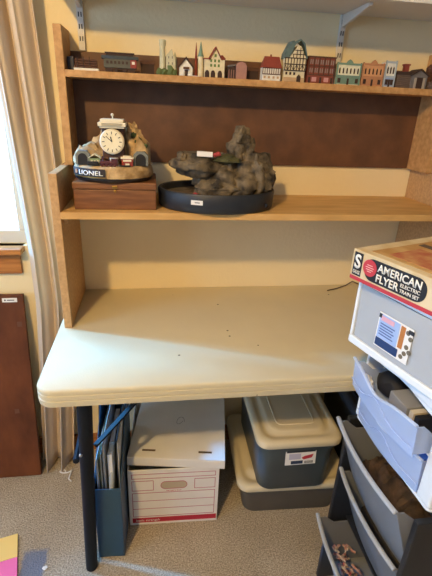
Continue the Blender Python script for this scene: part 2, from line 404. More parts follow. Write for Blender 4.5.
# white cottage
t, h = model('cottage', 'small white gabled cottage model with a dark brown roof beside the castle', 'model building', .357, .406)
mb = MB().prism([(-h+.004, 0), (h-.008, 0), (h-.008, .022), (-.002, .043), (-h+.004, .022)], .002, .03, 'xz'); mesh_obj('walls', mb, C['white'], t)
mb = MB(); gable(mb, -h+.002, h-.006, 0, .032, .020, .044, 'y', .002, .004); mesh_obj('roof', mb, C['dbrown'], t)
mesh_obj('door', MB().box(-.006, .004, .001, .0022, 0, .016), C['dbrown'], t)
mesh_obj('awning', MB().prism([(.0018, .022), (-.004, .017), (-.004, .0185), (.0018, .0235)], -.010, .007, 'yz'), C['brown'], t)
mb = MB()
for x in (-.011, .009): mb.blob((x, -.001, .003), (.006, .004, .005), .3, 3, 2, int(x*999), cut=0)
mesh_obj('snowy_shrubs', mb, C['white'], t, smooth=True)

# hotel with two spires
t, h = model('timber_hotel', 'tall cream hotel model with red roofs, arches and a green spire', 'model building', .412, .494)
mb = MB().box(-.021, .037, .003, .036, 0, .046).prism([(-.006, .046), (.026, .046), (.010, .074)], .003, .034, 'xz'); wl = mesh_obj('walls', mb, C['cream'], t)
mesh_obj('windows', win_grid(win_grid(MB(), [-.002, .009, .020], [.031, .043], .0055, .007, .003), [.010], [.056], .006, .007, .003), mat('hotel_shutter', '5D7A3A', .7), wl)
mb = MB()
for x in (-.013, .004, .024): mb.prism([(x-.0065, 0), (x+.0065, 0), (x+.0065, .011), (x+.004, .017), (x, .019), (x-.004, .017), (x-.0065, .011)], .002, .0034, 'xz')
mesh_obj('arches', mb, C['dbrown'], wl)
mb = MB(); gable(mb, -.006, .026, .001, .036, .044, .075, 'y', .003, .003); mb.box(-.0225, -.004, .001, .037, .046, .049).prism([(.026, .047), (.039, .047), (.039, .05), (.03, .058), (.026, .058)], .002, .037, 'xz')
mesh_obj('roof', mb, C['redroof'], t)
mb = MB(); mb.lathe([(.0075, 0), (.0075, .05), (.009, .052)], (-.031, .014, 0), 10); tw = mesh_obj('round_tower', mb, C['cream'], t, smooth=True)
mb = MB(); mb.lathe([(.009, .052), (.0055, .062), (.0015, .085), (.0003, .09)], (-.031, .014, 0), 10); mesh_obj('spire', mb, C['green'], tw, smooth=True)
mb = MB(); mb.lathe([(.0035, .0), (.0035, .05), (.0022, .07), (.0003, .088)], (-.0435, .022, 0), 8); mesh_obj('back_spire', mb, C['redroof'], t, smooth=True)

# pink round-top building with timber annex
t, h = model('station_model', 'dusty pink arched-top shop model with a dark timber annex', 'model building', .500, .556)
mb = MB().prism([(-.004, 0), (.027, 0), (.027, .034), (.022, .041), (.011, .045), (0, .041), (-.004, .034)], 0, .034, 'xz'); mesh_obj('facade', mb, C['pink'], t, .0008)
mb = MB().box(-.027, -.0045, .006, .034, 0, .030); mesh_obj('annex', mb, C['dbrown'], t)
mesh_obj('annex_posts', win_grid(MB(), [-.024, -.017, -.010], [.012], .0018, .022, .006), C['pink'], t)
mb = MB().prism([(-.0275, .030), (-.0045, .034), (-.0045, .038), (-.0275, .034)], .004, .036, 'xz'); mesh_obj('annex_roof', mb, C['grey'], t)

# red-roofed house
t, h = model('red_roof_house', 'half-timbered white house model with a steep dark red roof', 'model building', .600, .659)
mesh_obj('walls', MB().box(-h+.002, h-.002, .003, .033, 0, .034), C['white'], t)
mb = MB()
for z in (.017, .0335): mb.box(-h+.002, h-.002, .0018, .0032, z-.0012, z+.0012)
for i in range(9):
    x = -h+.003+i*(2*h-.006)/8; mb.box(x-.0009, x+.0009, .002, .0032, .017, .034)
mesh_obj('timbers', mb, C['brown'], t)
mesh_obj('windows', win_grid(MB(), [-.02, -.007, .007, .02], [.009], .006, .006, .003), C['tan'], t)
mb = MB().loft([[(-h, 0, .034), (h, 0, .034), (h, .036, .034), (-h, .036, .034)], [(-h+.009, .016, .064), (h-.006, .016, .064), (h-.006, .02, .064), (-h+.009, .02, .064)]]); mesh_obj('roof', mb, C['redroof'], t)
mesh_obj('chimney', MB().box(-.004, 0, .015, .02, .062, .069), C['brick'], t)

# tall half-timbered tower house
t, h = model('timbered_house', 'tallest half-timbered house model with a steep grey-green roof', 'model building', .664, .732)
mesh_obj('walls', MB().box(-h+.003, h-.003, .003, .036, 0, .03).box(-h+.001, h-.001, .001, .037, .03, .062).prism([(-.02, .062), (.032, .062), (.012, .094), (.004, .094)], .001, .036, 'xz'), C['cream'], t)
mb = MB()
for z in (.030, .046, .062): mb.box(-h+.001, h-.001, -.0004, .0012, z-.0013, z+.0013)
for i in range(8):
    x = -h+.003+i*(2*h-.006)/7; mb.box(x-.0011, x+.0011, -.0004, .0012, .03, .062)
    if i < 7: bar(mb, (x, .0006, .031 if i % 2 else .045), (x+.0085, .0006, .045 if i % 2 else .031), .0014, .0012, (0, 1, 0))
for x, zt in ((-.008, .071), (.002, .084), (.012, .09), (.022, .078)): mb.box(x-.001, x+.001, -.0002, .0012, .062, zt)
for z, a, b in ((.072, -.011, .027), (.082, -.004, .02)): mb.box(a, b, -.0002, .0012, z-.001, z+.001)
mesh_obj('timbers', mb, C['dbrown'], t)
mesh_obj('stone_base', MB().box(-h+.002, h-.002, .0015, .0032, 0, .012), C['tan'], t)
mesh_obj('doorway', MB().prism([(.008, 0), (.020, 0), (.020, .014), (.014, .021), (.008, .014)], .0005, .002, 'xz'), C['dbrown'], t)
mesh_obj('windows', win_grid(MB(), [-.024, -.012, 0], [.022], .006, .007, .003), C['dbrown'], t)
mb = MB().prism([(-h-.001, .060), (-.020, .0615), (-.002, .101), (-.010, .106), (-.018, .104), (-h+.001, .074)], 0, .038, 'xz').prism([(-.004, .097), (.010, .107), (.022, .097), (.034, .062), (.036, .062), (.024, .1), (.01, .111), (-.006, .105)], -.001, .038, 'xz')
mesh_obj('roof', mb, mat('verdigris_roof', '5F7470', .7, .3, 80), t)

# brick block
t, h = model('brick_building', 'dark red brick building model with three floors of windows', 'model building', .737, .822)
mesh_obj('walls', MB().box(-h+.002, h-.002, .002, .036, 0, .070), C['brick'], t)
mb = MB().box(-h, h, 0, .037, .067, .071)
for i in range(6):
    x = -h+.003+i*(2*h-.006)/5; mb.box(x-.0017, x+.0017, .0006, .0024, .022, .067)
for z in (.022, .045): mb.box(-h+.001, h-.001, .0006, .0024, z-.0012, z+.0012)
mesh_obj('cornice', mb, C['brown'], t)
cx = [-h+.003+(i+.5)*(2*h-.006)/5 for i in range(5)]
mesh_obj('windows', win_grid(MB(), [c+d for c in cx for d in (-.003, .003)], [.034, .056], .003, .012, .002), mat('old_glass', '8B7D73', .4), t)
M_sp = mat('shop_pink', 'C08B86', .6)
for q in (cx[1]-.004, cx[3]+.002): mesh_obj('shop_window', win_grid(MB(), [q], [.010], .014, .012, .002), M_sp, t)
for q in (cx[0]-.003, cx[2], cx[4]+.003): mesh_obj('shop_door', win_grid(MB(), [q], [.008], .006, .016, .002), C['dbrown'], t)

def storefront(name, label, x0, x1, hgt, wallm, trim, base, n, ped=True, yf=-.112):
    t, h = model(name, label, 'model building', x0, x1, yf)
    mesh_obj('walls', MB().box(-h+.002, h-.002, .002, .034, 0, hgt), wallm, t)
    mb = MB().box(-h, h, 0, .004, hgt-.003, hgt+.002).box(-h, h, 0, .004, hgt*.42-.002, hgt*.42+.002)
    if ped: mb.prism([(-.011, hgt+.002), (.011, hgt+.002), (.006, hgt+.008), (0, hgt+.012), (-.006, hgt+.008)], 0, .004, 'xz')
    for x in (-h+.002, h-.002): mb.box(x-.002, x+.002, .0004, .004, 0, hgt+.004)
    mesh_obj('trim', mb, trim, t)
    xs = [-h+.004+(i+.5)*(2*h-.008)/n for i in range(n)]
    mb = MB()
    for x in xs: mb.prism([(x-.0021, hgt*.54), (x+.0021, hgt*.54), (x+.0021, hgt*.76), (x, hgt*.82), (x-.0021, hgt*.76)], .0012, .0022, 'xz')
    mesh_obj('arched_windows', mb, C['dbrown'], t)
    mesh_obj('shopfront', MB().box(-h+.004, h-.004, .0012, .0022, .002, hgt*.38), base, t)
    mb = win_grid(MB(), [xs[0]+.001, xs[-1]-.001], [hgt*.2], .009, hgt*.22, .0012); mb = win_grid(mb, [0], [hgt*.16], .006, hgt*.3, .0012)
    mesh_obj('shop_glass', mb, C['dbrown'], t)
    return t
storefront('green_storefront', 'cream and green storefront model with arched upper windows', .827, .904, .056, C['ltgreen'], C['green'], C['green'], 6)
storefront('orange_storefront', 'orange storefront model with arched upper windows and a pediment', .908, .977, .059, mat('terracotta', 'D09A6C', .8, .1, 60), C['orange'], C['orange'], 5)
storefront('white_townhouse', 'narrow white and blue townhouse model beside the log cabin', .980, 1.016, .068, C['white'], mat('pale_trim', 'A9B4BC', .8), C['blue'], 3, False)

# log cabin
t, h = model('log_cabin', 'grey-brown log cabin model with a dark open doorway and brick chimney', 'model building', 1.020, 1.128)
mb = MB()
for k in range(7): mb.tube([(-h+.003, .006, .003+.0052*k), (h-.05, .006, .003+.0052*k)], .0028, 7)
mb.box(-h+.003, h-.003, .007, .05, 0, .037)
mesh_obj('log_walls', mb, C['log'], t)
mb = MB().prism([(-.004, 0), (h-.006, 0), (h-.006, .036), (.023, .05), (-.004, .036)], .001, .0065, 'xz'); mesh_obj('gable_front', mb, C['grey'], t)
mesh_obj('doorway', MB().box(.014, .034, .0002, .0012, 0, .031), C['dbrown'], t)
M_pb = mat('pale_board', 'A19586', .8)
for q in (.006, .0345): mesh_obj('open_door', MB().box(q, q+.0075, -.0004, .001, 0, .03), M_pb, t)
mb = MB(); gable(mb, -.006, h-.004, -.002, .05, .034, .051, 'y', .002, .003); mb.prism([(-h, .036), (-.004, .036), (-.004, .046), (-h+.004, .044)], .002, .05, 'xz')
mesh_obj('roof', mb, C['dbrown'], t)
mb = MB().box(-.023, -.009, .016, .03, .044, .063).box(-.025, -.007, .014, .032, .063, .067); mesh_obj('chimney', mb, C['redroof'], t)
t, h = model('lumber_stack', 'low stack of dark boards beside the log cabin at the shelf end', 'model', 1.131, 1.176)
mb = MB()
for k in range(4): mb.box(-h, h, 0, .03, .0055*k, .0055*k+.0045)
mesh_obj('boards', mb, C['log'], t)
t, h = model('toy_water_tank', 'brown upright water tank model in the corner behind the boards', 'model', 1.152, 1.178, -.06)
mb = MB(); mb.lathe([(.0115, 0), (.0115, .062), (.012, .064), (.002, .075)], (0, .012, 0), 14); mesh_obj('tank', mb, C['brown'], t, smooth=True)
mb = MB()
for z in (.012, .03, .05): mb.lathe([(.0119, z-.001), (.0119, z+.001)], (0, .012, 0), 14)
mesh_obj('hoops', mb, C['dbrown'], t)
o = mesh_obj('paper_scrap', MB().prism([(-.018, -.005), (.016, -.006), (.019, .003), (-.012, .005)], 0, .0012, 'xy'), M_paper); o.location = (.402, -.119, Z2)
tag(o, 'scrap of white paper on the shelf edge before the white cottage', 'paper')

# ------------------------------------------------------------------ wooden box and train clock
wb = thing('wooden_box', 'brown wooden box with a brass clasp under the train clock', 'box', (.178, -.165, S1+.0005))
mesh_obj('body', MB().box(-.111, .111, -.095, .095, 0, .054), M_mahog, wb, .002)
mesh_obj('lid', MB().box(-.113, .113, -.097, .097, .0548, .074), M_mahog, wb, .003)
mb = MB().box(-.007, .007, -.0995, -.0972, .058, .066); cl = mesh_obj('clasp', mb, M_brass, wb, .0008)
mb = MB(); mb.lathe([(.004, 0), (.004, .002), (.002, .003)], (0, 0, 0), 10); mb.xf(Matrix.Translation((0, -.0955, .051)) @ Matrix.Rotation(R(90), 4, 'X')); mesh_obj('clasp_hook', mb, M_brass, cl, smooth=True)

ck = thing('train_clock', 'sculpted mantel clock of a rocky train tunnel on the wooden box', 'clock', (.172, -.185, S1+.0665))
M_rock = mat('clock_rock', 'CDAE7E', .8, .4, 40, .6, 90, col2='96794F')
M_ckbase = mat('clock_base_dark', '1F1A1A', .5)
M_ivory = mat('ivory', 'E3D8BC', .5); M_face = mat('dial', 'EFE6C6', .4)
def oval(rx, ry, z, n=48, flu=0): return [((rx+(flu*math.cos(i*math.pi) if flu else 0))*math.cos(2*math.pi*i/n), (ry+(flu*math.cos(i*math.pi) if flu else 0))*math.sin(2*math.pi*i/n), z) for i in range(n)]
mb = MB(); mb.loft([oval(.100, .086, .0085), oval(.107, .092, .014), oval(.108, .093, .019)]); mesh_obj('base', mb, M_ckbase, ck, smooth=True)
mb = MB(); mb.loft([oval(.107, .092, .0195, 48, .0015), oval(.109, .0935, .03, 48, .0022), oval(.105, .089, .047, 48, .0012), oval(.098, .083, .05)]); mesh_obj('stone_wall', mb, M_rock, ck, smooth=True, ang=60)
mb = MB()
mb.blob((-.062, .005, .06), (.042, .045, .042), .15, 2, 3, 1, cut=.05)
mb.blob((-.085, -.005, .055), (.022, .035, .040), .15, 2, 3, 6, cut=.05)
mb.blob((.052, .02, .07), (.032, .04, .088), .15, 2, 4, 2, cut=.05)
mb.blob((.074, .006, .06), (.030, .042, .072), .18, 2, 3, 3, cut=.05)
mb.blob((-.02, .04, .06), (.05, .03, .07), .2, 2, 3, 4, cut=.05)
mesh_obj('hillside', mb, M_rock, ck, smooth=True)
mb = MB()
for i, (x, y, z, r) in enumerate(((.058, -.008, .128, .008), (.073, -.01, .115, .008), (.09, -.018, .100, .007), (-.082, -.01, .088, .006), (.066, -.016, .11, .006), (.022, -.03, .075, .006))): mb.blob((x, y, z), (r, r, r), .4, 4, 2, i)
mesh_obj('foliage', mb, mat('clock_foliage', '4B5A35', .8, .4, 90), ck, smooth=True)
for x, s in ((-.077, 1), (.077, 1.1)):
    a = .0125*s
    pts = [(x-a*1.45, .05), (x+a*1.45, .05), (x+a*1.45, .078), (x+a*.8, .0875), (x-a*.8, .0875), (x-a*1.45, .078)]
    pt_ = mesh_obj('tunnel_portal', MB().prism(pts, -.052, -.02, 'xz'), mat('portal_stone', '7F837C', .8, .3, 90), ck, .001)
    arc = [(x-a, .0505), (x+a, .0505)] + [(x+a*math.cos(R(t)), .067+a*1.1*math.sin(R(t))) for t in range(0, 181, 20)]
    mesh_obj('tunnel_mouth', MB().prism(arc, -.0532, -.0522, 'xz'), M_dark, pt_)
cs = mesh_obj('clock_case', MB().box(-.024, .034, -.045, .004, .064, .145), mat('case_brown', '4A2E22', .5), ck, .003)
mesh_obj('bezel', MB().disc((.003, -.058, .112), .0325, .0135, 'y', 32), M_ivory, cs, .003, smooth=True)
dl = mesh_obj('dial', MB().disc((.003, -.0595, .112), .0275, .0014, 'y', 32), M_face, cs)
mb = MB()
for k in range(12):
    a = R(30*k); c_, s_ = math.sin(a), math.cos(a); q = (.003+.0225*c_, -.0602, .112+.0225*s_)
    bar(mb, (q[0]-c_*.0032, q[1], q[2]-s_*.0032), (q[0]+c_*.0032, q[1], q[2]+s_*.0032), .0017, .0008, (0, 1, 0))
mesh_obj('numeral_marks', mb, M_dark, dl)
mb = MB(); bar(mb, (.003, -.0608, .112), (-.012, -.0608, .126), .0016, .0007, (0, 1, 0)); mesh_obj('minute_hand', mb, M_dark, dl)
mb = MB(); bar(mb, (.003, -.0615, .112), (.000, -.0615, .125), .0024, .0007, (0, 1, 0)); mesh_obj('hour_hand', mb, M_dark, dl)
mb = MB().box(-.027, .037, -.060, .008, .1455, .150).box(-.031, .041, -.064, .012, .150, .160).box(-.025, .035, -.058, .006, .160, .168)
co = mesh_obj('cornice', mb, M_ivory, cs, .0015)
mesh_obj('cornice_sign', MB().box(-.021, .031, -.0648, -.064, .1515, .1585), mat('cornice_panel', 'A79F87', .6), co)
mb = MB(); mb.lathe([(.0015, 0), (.0015, .006), (.004, .009), (.004, .012), (.001, .014)], (.005, -.026, .168), 10); mesh_obj('finial', mb, M_ivory, co, smooth=True)
mb = MB(); mb.lathe([(.016, .05), (.013, .055), (.010, .062), (.012, .07)], (.006, -.052, 0), 12); mesh_obj('pedestal', mb, M_ivory, ck, smooth=True)
hs = mesh_obj('signal_cabin', MB().box(-.058, -.030, -.062, -.045, .05, .069), mat('cabin_green', '7E8E68', .7), ck, .0008)
mb = MB(); gable(mb, -.058, -.030, -.062, -.045, .069, .079, 'y', .002, .002); mesh_obj('cabin_roof', mb, C['ltgreen'], hs)
mesh_obj('cabin_windows', win_grid(MB(), [-.052, -.044, -.036], [.060], .005, .008, -.062), C['cream'], hs)
hs = mesh_obj('depot', MB().box(.026, .056, -.066, -.047, .05, .070), mat('depot_red', '8C3128', .6), ck, .0008)
mesh_obj('depot_roof', MB().box(.024, .058, -.068, -.045, .070, .0735).box(.03, .052, -.063, -.05, .0735, .077), M_ivory, hs)
mesh_obj('depot_sign', MB().box(.030, .052, -.0668, -.066, .063, .068).box(.036, .047, -.0668, -.066, .052, .058), M_ivory, hs)
mb = MB(); mb.tube([(-.03, -.072, .059), (.012, -.072, .059)], .006, 10); mb.box(.0, .016, -.077, -.066, .053, .07).tube([(-.022, -.072, .063), (-.022, -.072, .073)], .002, 8)
for x in (-.024, -.013, -.002, .009): mb.disc((x, -.0785, .054), .0042, .002, 'y', 12)
mesh_obj('locomotive', mb, mat('engine_maroon', '4C1E22', .4), ck, smooth=True)
mesh_obj('tender', MB().box(-.062, -.034, -.076, -.067, .052, .062), M_dark, ck, .001); mesh_obj('track', MB().box(.02, .05, -.078, -.069, .051, .054), M_dark, ck, .001)
# name plate: curved to the base's front at the left
th0, th1 = R(203), R(262); nseg = 14
def arc_plate(rx, ry, z0, z1, t0, t1, th):
    rings = []
    for i in range(nseg+1):
        t_ = t0+(t1-t0)*i/nseg; c_, s_ = math.cos(t_), math.sin(t_)
        rings.append([(rx*c_, ry*s_, z0), ((rx+th)*c_, (ry+th)*s_, z0), ((rx+th)*c_, (ry+th)*s_, z1), (rx*c_, ry*s_, z1)])
    return MB().loft(rings)
npl = mesh_obj('name_plate', arc_plate(.1118, .0963, .023, .045, th0, th1, .002), M_sign, ck, smooth=True)
mb = arc_plate(.114, .0985, .0225, .0245, th0, th1, .001); mesh_obj('plate_border', mb, M_brass, npl)
txt = writing('lettering', 'LIONEL', (0, 0, 0), (1, 0, 0), (0, 1, 0), .0115, mat('sign_white', 'F2EFE6', .5), npl, .0008, .054, .012)
for v in txt.data.vertices:                       # wrap the letters round the plate
    t_ = R(221) + v.co.x/.054*R(38); c_, s_ = math.cos(t_), math.sin(t_); k = v.co.z + .0025
    v.co = Vector(((.1118+k)*c_, (.0963+k)*s_, .0285+v.co.y))
mb = MB(); mb.disc((0, 0, 0), .006, .0012, 'y', 16); a = R(213); mb.xf(Matrix.Translation((.1145*math.cos(a), .0992*math.sin(a), .0345)) @ Matrix.Rotation(a+R(90), 4, 'Z')); mesh_obj('round_emblem', mb, C['orange'], npl)

# ------------------------------------------------------------------ tabletop fountain
fo = thing('tabletop_fountain', 'brown rock tabletop fountain in a round black basin on the shelf', 'fountain', (.470, -.183, S1+.0005))
def ov(rx, ry, z, n=56): return [(rx*math.cos(2*math.pi*i/n), ry*math.sin(2*math.pi*i/n), z) for i in range(n)]
mb = MB(); mb.loft([ov(.167, .129, 0), ov(.172, .134, .005), ov(.175, .138, .050), ov(.172, .135, .054), ov(.164, .127, .053), ov(.158, .121, .018)], cap=True); mesh_obj('basin', mb, M_basin, fo, smooth=True, ang=50)
mb = MB(); mb.loft([ov(.157, .117, .019), ov(.157, .117, .036)]); mesh_obj('pebble_bed', mb, mat('pebbles', '6A5F50', .8, .6, 70, 1, 90), fo)
def crag(mb, c, r, amp, f, seed, cut=None, sub=4):
    m = bmesh.ops.create_icosphere(mb.b, subdivisions=sub, radius=1)
    for v in m['verts']:
        d = v.co.copy(); o = Vector((seed*5.1, seed*2.7, seed*1.3))
        k = 1 + amp*noise.noise(d*f+o) + amp*.5*noise.noise(d*f*2.3+o) + amp*.45*abs(noise.noise(d*f*5+o)) + amp*.25*noise.noise(d*f*9+o)
        z = c[2]+d.z*r[2]*k; z += .0035*math.sin(z*260)          # worn ledges
        p = Vector((c[0]+d.x*r[0]*k, c[1]+d.y*r[1]*k, z))
        if cut is not None and p.z < cut: p.z = cut
        v.co = p
mb = MB()
crag(mb, (.085, .0, .075), (.078, .075, .062), .35, 1.6, 3, .033)
crag(mb, (.115, -.01, .085), (.047, .06, .068), .3, 1.8, 5, .033)
crag(mb, (.02, -.01, .075), (.06, .06, .065), .3, 1.8, 8, .033)
crag(mb, (.072, .005, .150), (.038, .036, .050), .4, 2.0, 9)
crag(mb, (.066, .0, .196), (.023, .022, .028), .4, 2.2, 10)
crag(mb, (.005, -.045, .05), (.07, .045, .03), .35, 2.0, 12, .033)
mesh_obj('rock', mb, M_stone, fo, smooth=True, ang=60)
mb = MB(); crag(mb, (-.058, -.012, .118), (.074, .062, .032), .25, 1.8, 14); crag(mb, (-.030, -.008, .088), (.042, .036, .036), .3, 2, 15); crag(mb, (-.105, -.012, .136), (.018, .036, .015), .3, 2, 16)
mesh_obj('rock_bowl', mb, M_stone, fo, smooth=True, ang=60)
mb = MB(); crag(mb, (.022, -.03, .136), (.040, .034, .012), .3, 3, 18, None, 3); mesh_obj('moss', mb, mat('moss', '55532F', .95, .5, 50, .8, 80), fo, smooth=True)
mb = MB().box(-.022, .022, -.0006, .0006, 0, .014); mb.xf(Matrix.Translation((-.045, -.055, .146)) @ Matrix.Rotation(R(-18), 4, 'X') @ Matrix.Rotation(R(2), 4, 'Y')); mesh_obj('price_tag', mb, M_paper, fo)
mb = MB()
for i, (x, y, z) in enumerate(((-.014, -.052, .151), (-.006, -.05, .153), (-.08, -.085, .042), (-.092, -.08, .041), (-.072, -.08, .045))): mb.blob((x, y, z), (.008, .006, .006), .3, 4, 2, i+30)
mesh_obj('red_blossoms', mb, mat('blossom', 'A23A3A', .6), fo, smooth=True)
a = R(246); mb = MB().box(-.0165, .0165, -.0008, .0, 0, .0125); mb.xf(Matrix.Translation((.1752*math.cos(a), .1382*math.sin(a), .026)) @ Matrix.Rotation(R(90)+math.atan2(math.sin(a)/.1326, math.cos(a)/.1727), 4, 'Z')); st = mesh_obj('basin_sticker', mb, M_paper, fo)
mb = MB().box(-.006, .008, -.0012, -.0008, .005, .0075); mb.xf(Matrix.Translation((.1752*math.cos(a), .1382*math.sin(a), .026)) @ Matrix.Rotation(R(90)+math.atan2(math.sin(a)/.1326, math.cos(a)/.1727), 4, 'Z')); mesh_obj('print', mb, C['grey'], st)
mb = MB().box(-.004, .004, -.003, .003, .014, .024); mb.xf(Matrix.Translation((.134, -.0905, 0)) @ Matrix.Rotation(R(40), 4, 'Z')); 
mesh_obj('cord_notch', mb, M_dark, fo)

# ------------------------------------------------------------------ brown panel leaning under the window
lp = thing('leaning_panel', 'dark brown board leaning on the wall under the window', 'board', (-.33, -.118, .0005))
lp.rotation_euler = (R(-7.7), 0, 0)
mesh_obj('board', MB().box(-.36, .157, -.018, 0, .002, .742), M_hard2, lp, .002)
mesh_obj('sticker', MB().box(.088, .137, -.0188, -.0181, .716, .731), M_paper, lp)
mb = MB().box(.095, .1, -.0193, -.0188, .721, .726).box(.104, .128, -.0193, -.0188, .722, .725); mesh_obj('print', mb, M_dark, lp)
for x, z in ((.137, .634), (.095, .29)):
    mesh_obj('keyhole_plate', MB().box(x-.008, x+.008, -.0192, -.0181, z-.009, z+.009), mat('worn_plate', '5C3826', .6), lp, .0004)

# ------------------------------------------------------------------ banker's box and its lid
bb = thing('file_box', 'white and red cardboard file box with its lid askew under the table', 'box', (.181, -.392, .0008), R(-2.2))
W, Dp, H = .306, .36, .255
mb = MB().box(0, W, 0, .004, 0, H).box(0, W, Dp-.004, Dp, 0, H).box(0, .004, .004, Dp-.004, 0, H).box(W-.004, W, .004, Dp-.004, 0, H).box(.004, W-.004, .004, Dp-.004, 0, .004)
bd = mesh_obj('body', mb, M_card, bb, .0015)
def outline(mb, x0, x1, z0, z1, w=.0022, y=-.0006):
    mb.box(x0, x1, y, .0, z0, z0+w).box(x0, x1, y, 0, z1-w, z1).box(x0, x0+w, y, 0, z0+w, z1-w).box(x1-w, x1, y, 0, z0+w, z1-w)
mb = MB(); outline(mb, .012, W-.012, .217, .238); outline(mb, .012, .085, .163, .208); outline(mb, .222, W-.012, .163, .208); outline(mb, .012, W-.012, .040, .153)
for z in (.078, .115): mb.box(.014, W-.014, -.0006, 0, z-.001, z+.001)
mesh_obj('form_lines', mb, M_redline, bd)
mesh_obj('red_band', MB().box(.010, W-.004, -.0007, 0, .012, .034), M_red, bd)
writing('lettering', 'basic strength', (.022, -.0007, .0185), (1, 0, 0), (0, 0, 1), .009, M_card, bd, .0005, .082, .01)
writing('fine_print', 'bankers box', (.128, 0, .157), (1, 0, 0), (0, 0, 1), .004, M_red, bd, .0006, .05)
hole = [(.153+(.028*(1 if math.cos(t) > 0 else -1))+.016*math.cos(t), .185+.016*math.sin(t)) for t in [R(5+10*i) for i in range(36)]]
mesh_obj('handle_hole', MB().prism(hole, -.0008, 0, 'xz'), mat('card_inner', 'B9AA92', .85), bd)
rim = MB()
for i in range(36):
    p, q = hole[i], hole[(i+1) % 36]; bar(rim, (p[0], -.0012, p[1]), (q[0], -.0012, q[1]), .002, .0012, (0, 1, 0))
mesh_obj('handle_edge', rim, M_redline, bd)
ld = bpy.data.objects.new('lid', None); COL.objects.link(ld); ld.parent = bb
LW, LD, LH = .325, .385, .036
mb = MB().box(0, LW, 0, LD, LH-.004, LH).box(0, LW, 0, .004, 0, LH-.004).box(0, LW, LD-.004, LD, 0, LH-.004).box(0, .004, .004, LD-.004, 0, LH-.004).box(LW-.004, LW, .004, LD-.004, 0, LH-.004)
lt = mesh_obj('lid_tray', mb, M_card, ld, .0015)
M_slot = mat('slot_brown', '5C4A36', .8)
for q in (.045, .235): mesh_obj('tab_slot', MB().box(q, q+.045, .03, .038, LH-.0002, LH+.0006), M_slot, ld)
mb = MB()
pth = [(.162+.014*math.cos(t*.9), .18+.022*math.sin(t)+.002*t, LH+.0004) for t in [i*.35 for i in range(18)]]
for p, q in zip(pth, pth[1:]): bar(mb, p, q, .0012, .0006)
mesh_obj('pen_mark', mb, C['grey'], ld)
ld.location = (-.002, .024, H+.001); ld.rotation_euler = (R(0), R(0), R(-6.5))

# ------------------------------------------------------------------ navy file holder with folders and a binder
fh = thing('file_holder', 'navy plastic file holder standing beside the front table leg', 'file holder', (.087, -.497, .001), R(-3))
bw, bdp = .082, .29
side = [(0, 0), (0, .300), (.03, .315), (bdp*.75, .47), (bdp, .47), (bdp, 0)]
mb = MB().prism(side, 0, .003, 'yz').prism(side, bw-.003, bw, 'yz').box(.003, bw-.003, 0, .003, 0, .300).box(.003, bw-.003, bdp-.003, bdp, 0, .47).box(.003, bw-.003, .003, bdp-.003, 0, .003)
mesh_obj('shell', mb, M_navy, fh, .0025)
GF = 'folders in the navy file holder'
fc = [('C8CFD6', 'pale grey folder by the outer side of the navy file holder', .008, .40, 3), ('6E7758', 'olive folder second from the outer side of the navy file holder', .017, .42, 3), ('D8DADB', 'white folder in the middle of the navy file holder', .027, .45, 2), ('39424A', 'dark folder beside the binder in the navy file holder', .066, .45, 3)]
for i, (c, lab, x, hh, tilt) in enumerate(fc):
    t = thing('file_folder', lab, 'folder', (.087+x+.003, -.497, .0055), R(-3), GF)
    f1 = MB().box(0, .0016, .012+.006*i, bdp-.02, 0, hh); o = mesh_obj('cover', f1, mat('folder_'+c, c, .7, .1, 30), t)
    f2 = MB().box(.0020, .0042, .016+.006*i, bdp-.022, .002, hh-.012); mesh_obj('sheets', f2, M_paper, t)
    t.rotation_euler = (0, R(tilt*.12), R(-3))
t = thing('ring_binder', 'white binder with a rounded spine in the navy file holder', 'binder', (.087+.051, -.500, .0055), R(-3))
mesh_obj('pages', MB().box(-.0065, .0065, .030, .24, .004, .40), M_paper, t)
mb = MB(); mb.tube([(0, .018, .004), (0, .018, .25), (.004, .060, .42)], .0085, 12); mesh_obj('spine', mb, mat('spine_grey', 'B7BDBB', .4), t, smooth=True)

# ------------------------------------------------------------------ totes
def tote(name, label, loc, w, d, h, bodym, lidm, rz=0, ins=.03, seal=True, lab=False):
    """w along x, d along y, front at y=0 of its own frame; lid overhangs the tapered body"""
    t = thing(name, label, 'storage tote', loc, rz, 'storage totes under the table')
    def ring(i, z, r=.04): return [(x, y, z) for x, y in rrect(i, w-i, i, d-i, r)]
    mb = MB(); mb.loft([ring(ins, 0), ring(ins-.004, .006), ring(.016, h-.055), ring(.010, h-.052), ring(.010, h-.030), ring(.014, h-.030), ring(ins+.004, .008)], cap=True)
    b = mesh_obj('body', mb, bodym, t, smooth=True, ang=50)
    mb = MB(); mb.loft([ring(.004, h-.034), ring(0, h-.03), ring(0, h-.014), ring(.004, h-.008), ring(.012, h-.005), ring(.022, h-.005), ring(.028, h-.010), ring(.040, h-.010), ring(.048, h-.002), ring(.053, h), ring(.06, h)])
    l = mesh_obj('lid', mb, lidm, t, smooth=True, ang=50)
    mb = MB(); a, b2 = rrect(.075, w-.075, .075, d-.075, .02), rrect(.081, w-.081, .081, d-.081, .016)
    mb.loft([[(x, y, h-.0005) for x, y in a], [(x, y, h+.0022) for x, y in rrect(.077, w-.077, .077, d-.077, .019)], [(x, y, h+.0022) for x, y in rrect(.080, w-.080, .080, d-.080, .017)], [(x, y, h-.0005) for x, y in b2]], cap=False)
    mesh_obj('lid_ridge', mb, lidm, l, smooth=True, ang=50)
    mb = MB().prism([(w*.5-.05, h-.034), (w*.5+.05, h-.034), (w*.5+.042, h-.046), (w*.5-.042, h-.046)], .004, .012, 'xz'); mesh_obj('latch', mb, bodym, t, .002)
    return t
tote('storage_tote', 'flat smoky storage tote with a cream lid at the bottom of the stack', (.556, -.414, .001), .405, .390, .166, M_tote2, M_cream, R(-2.5), .035)
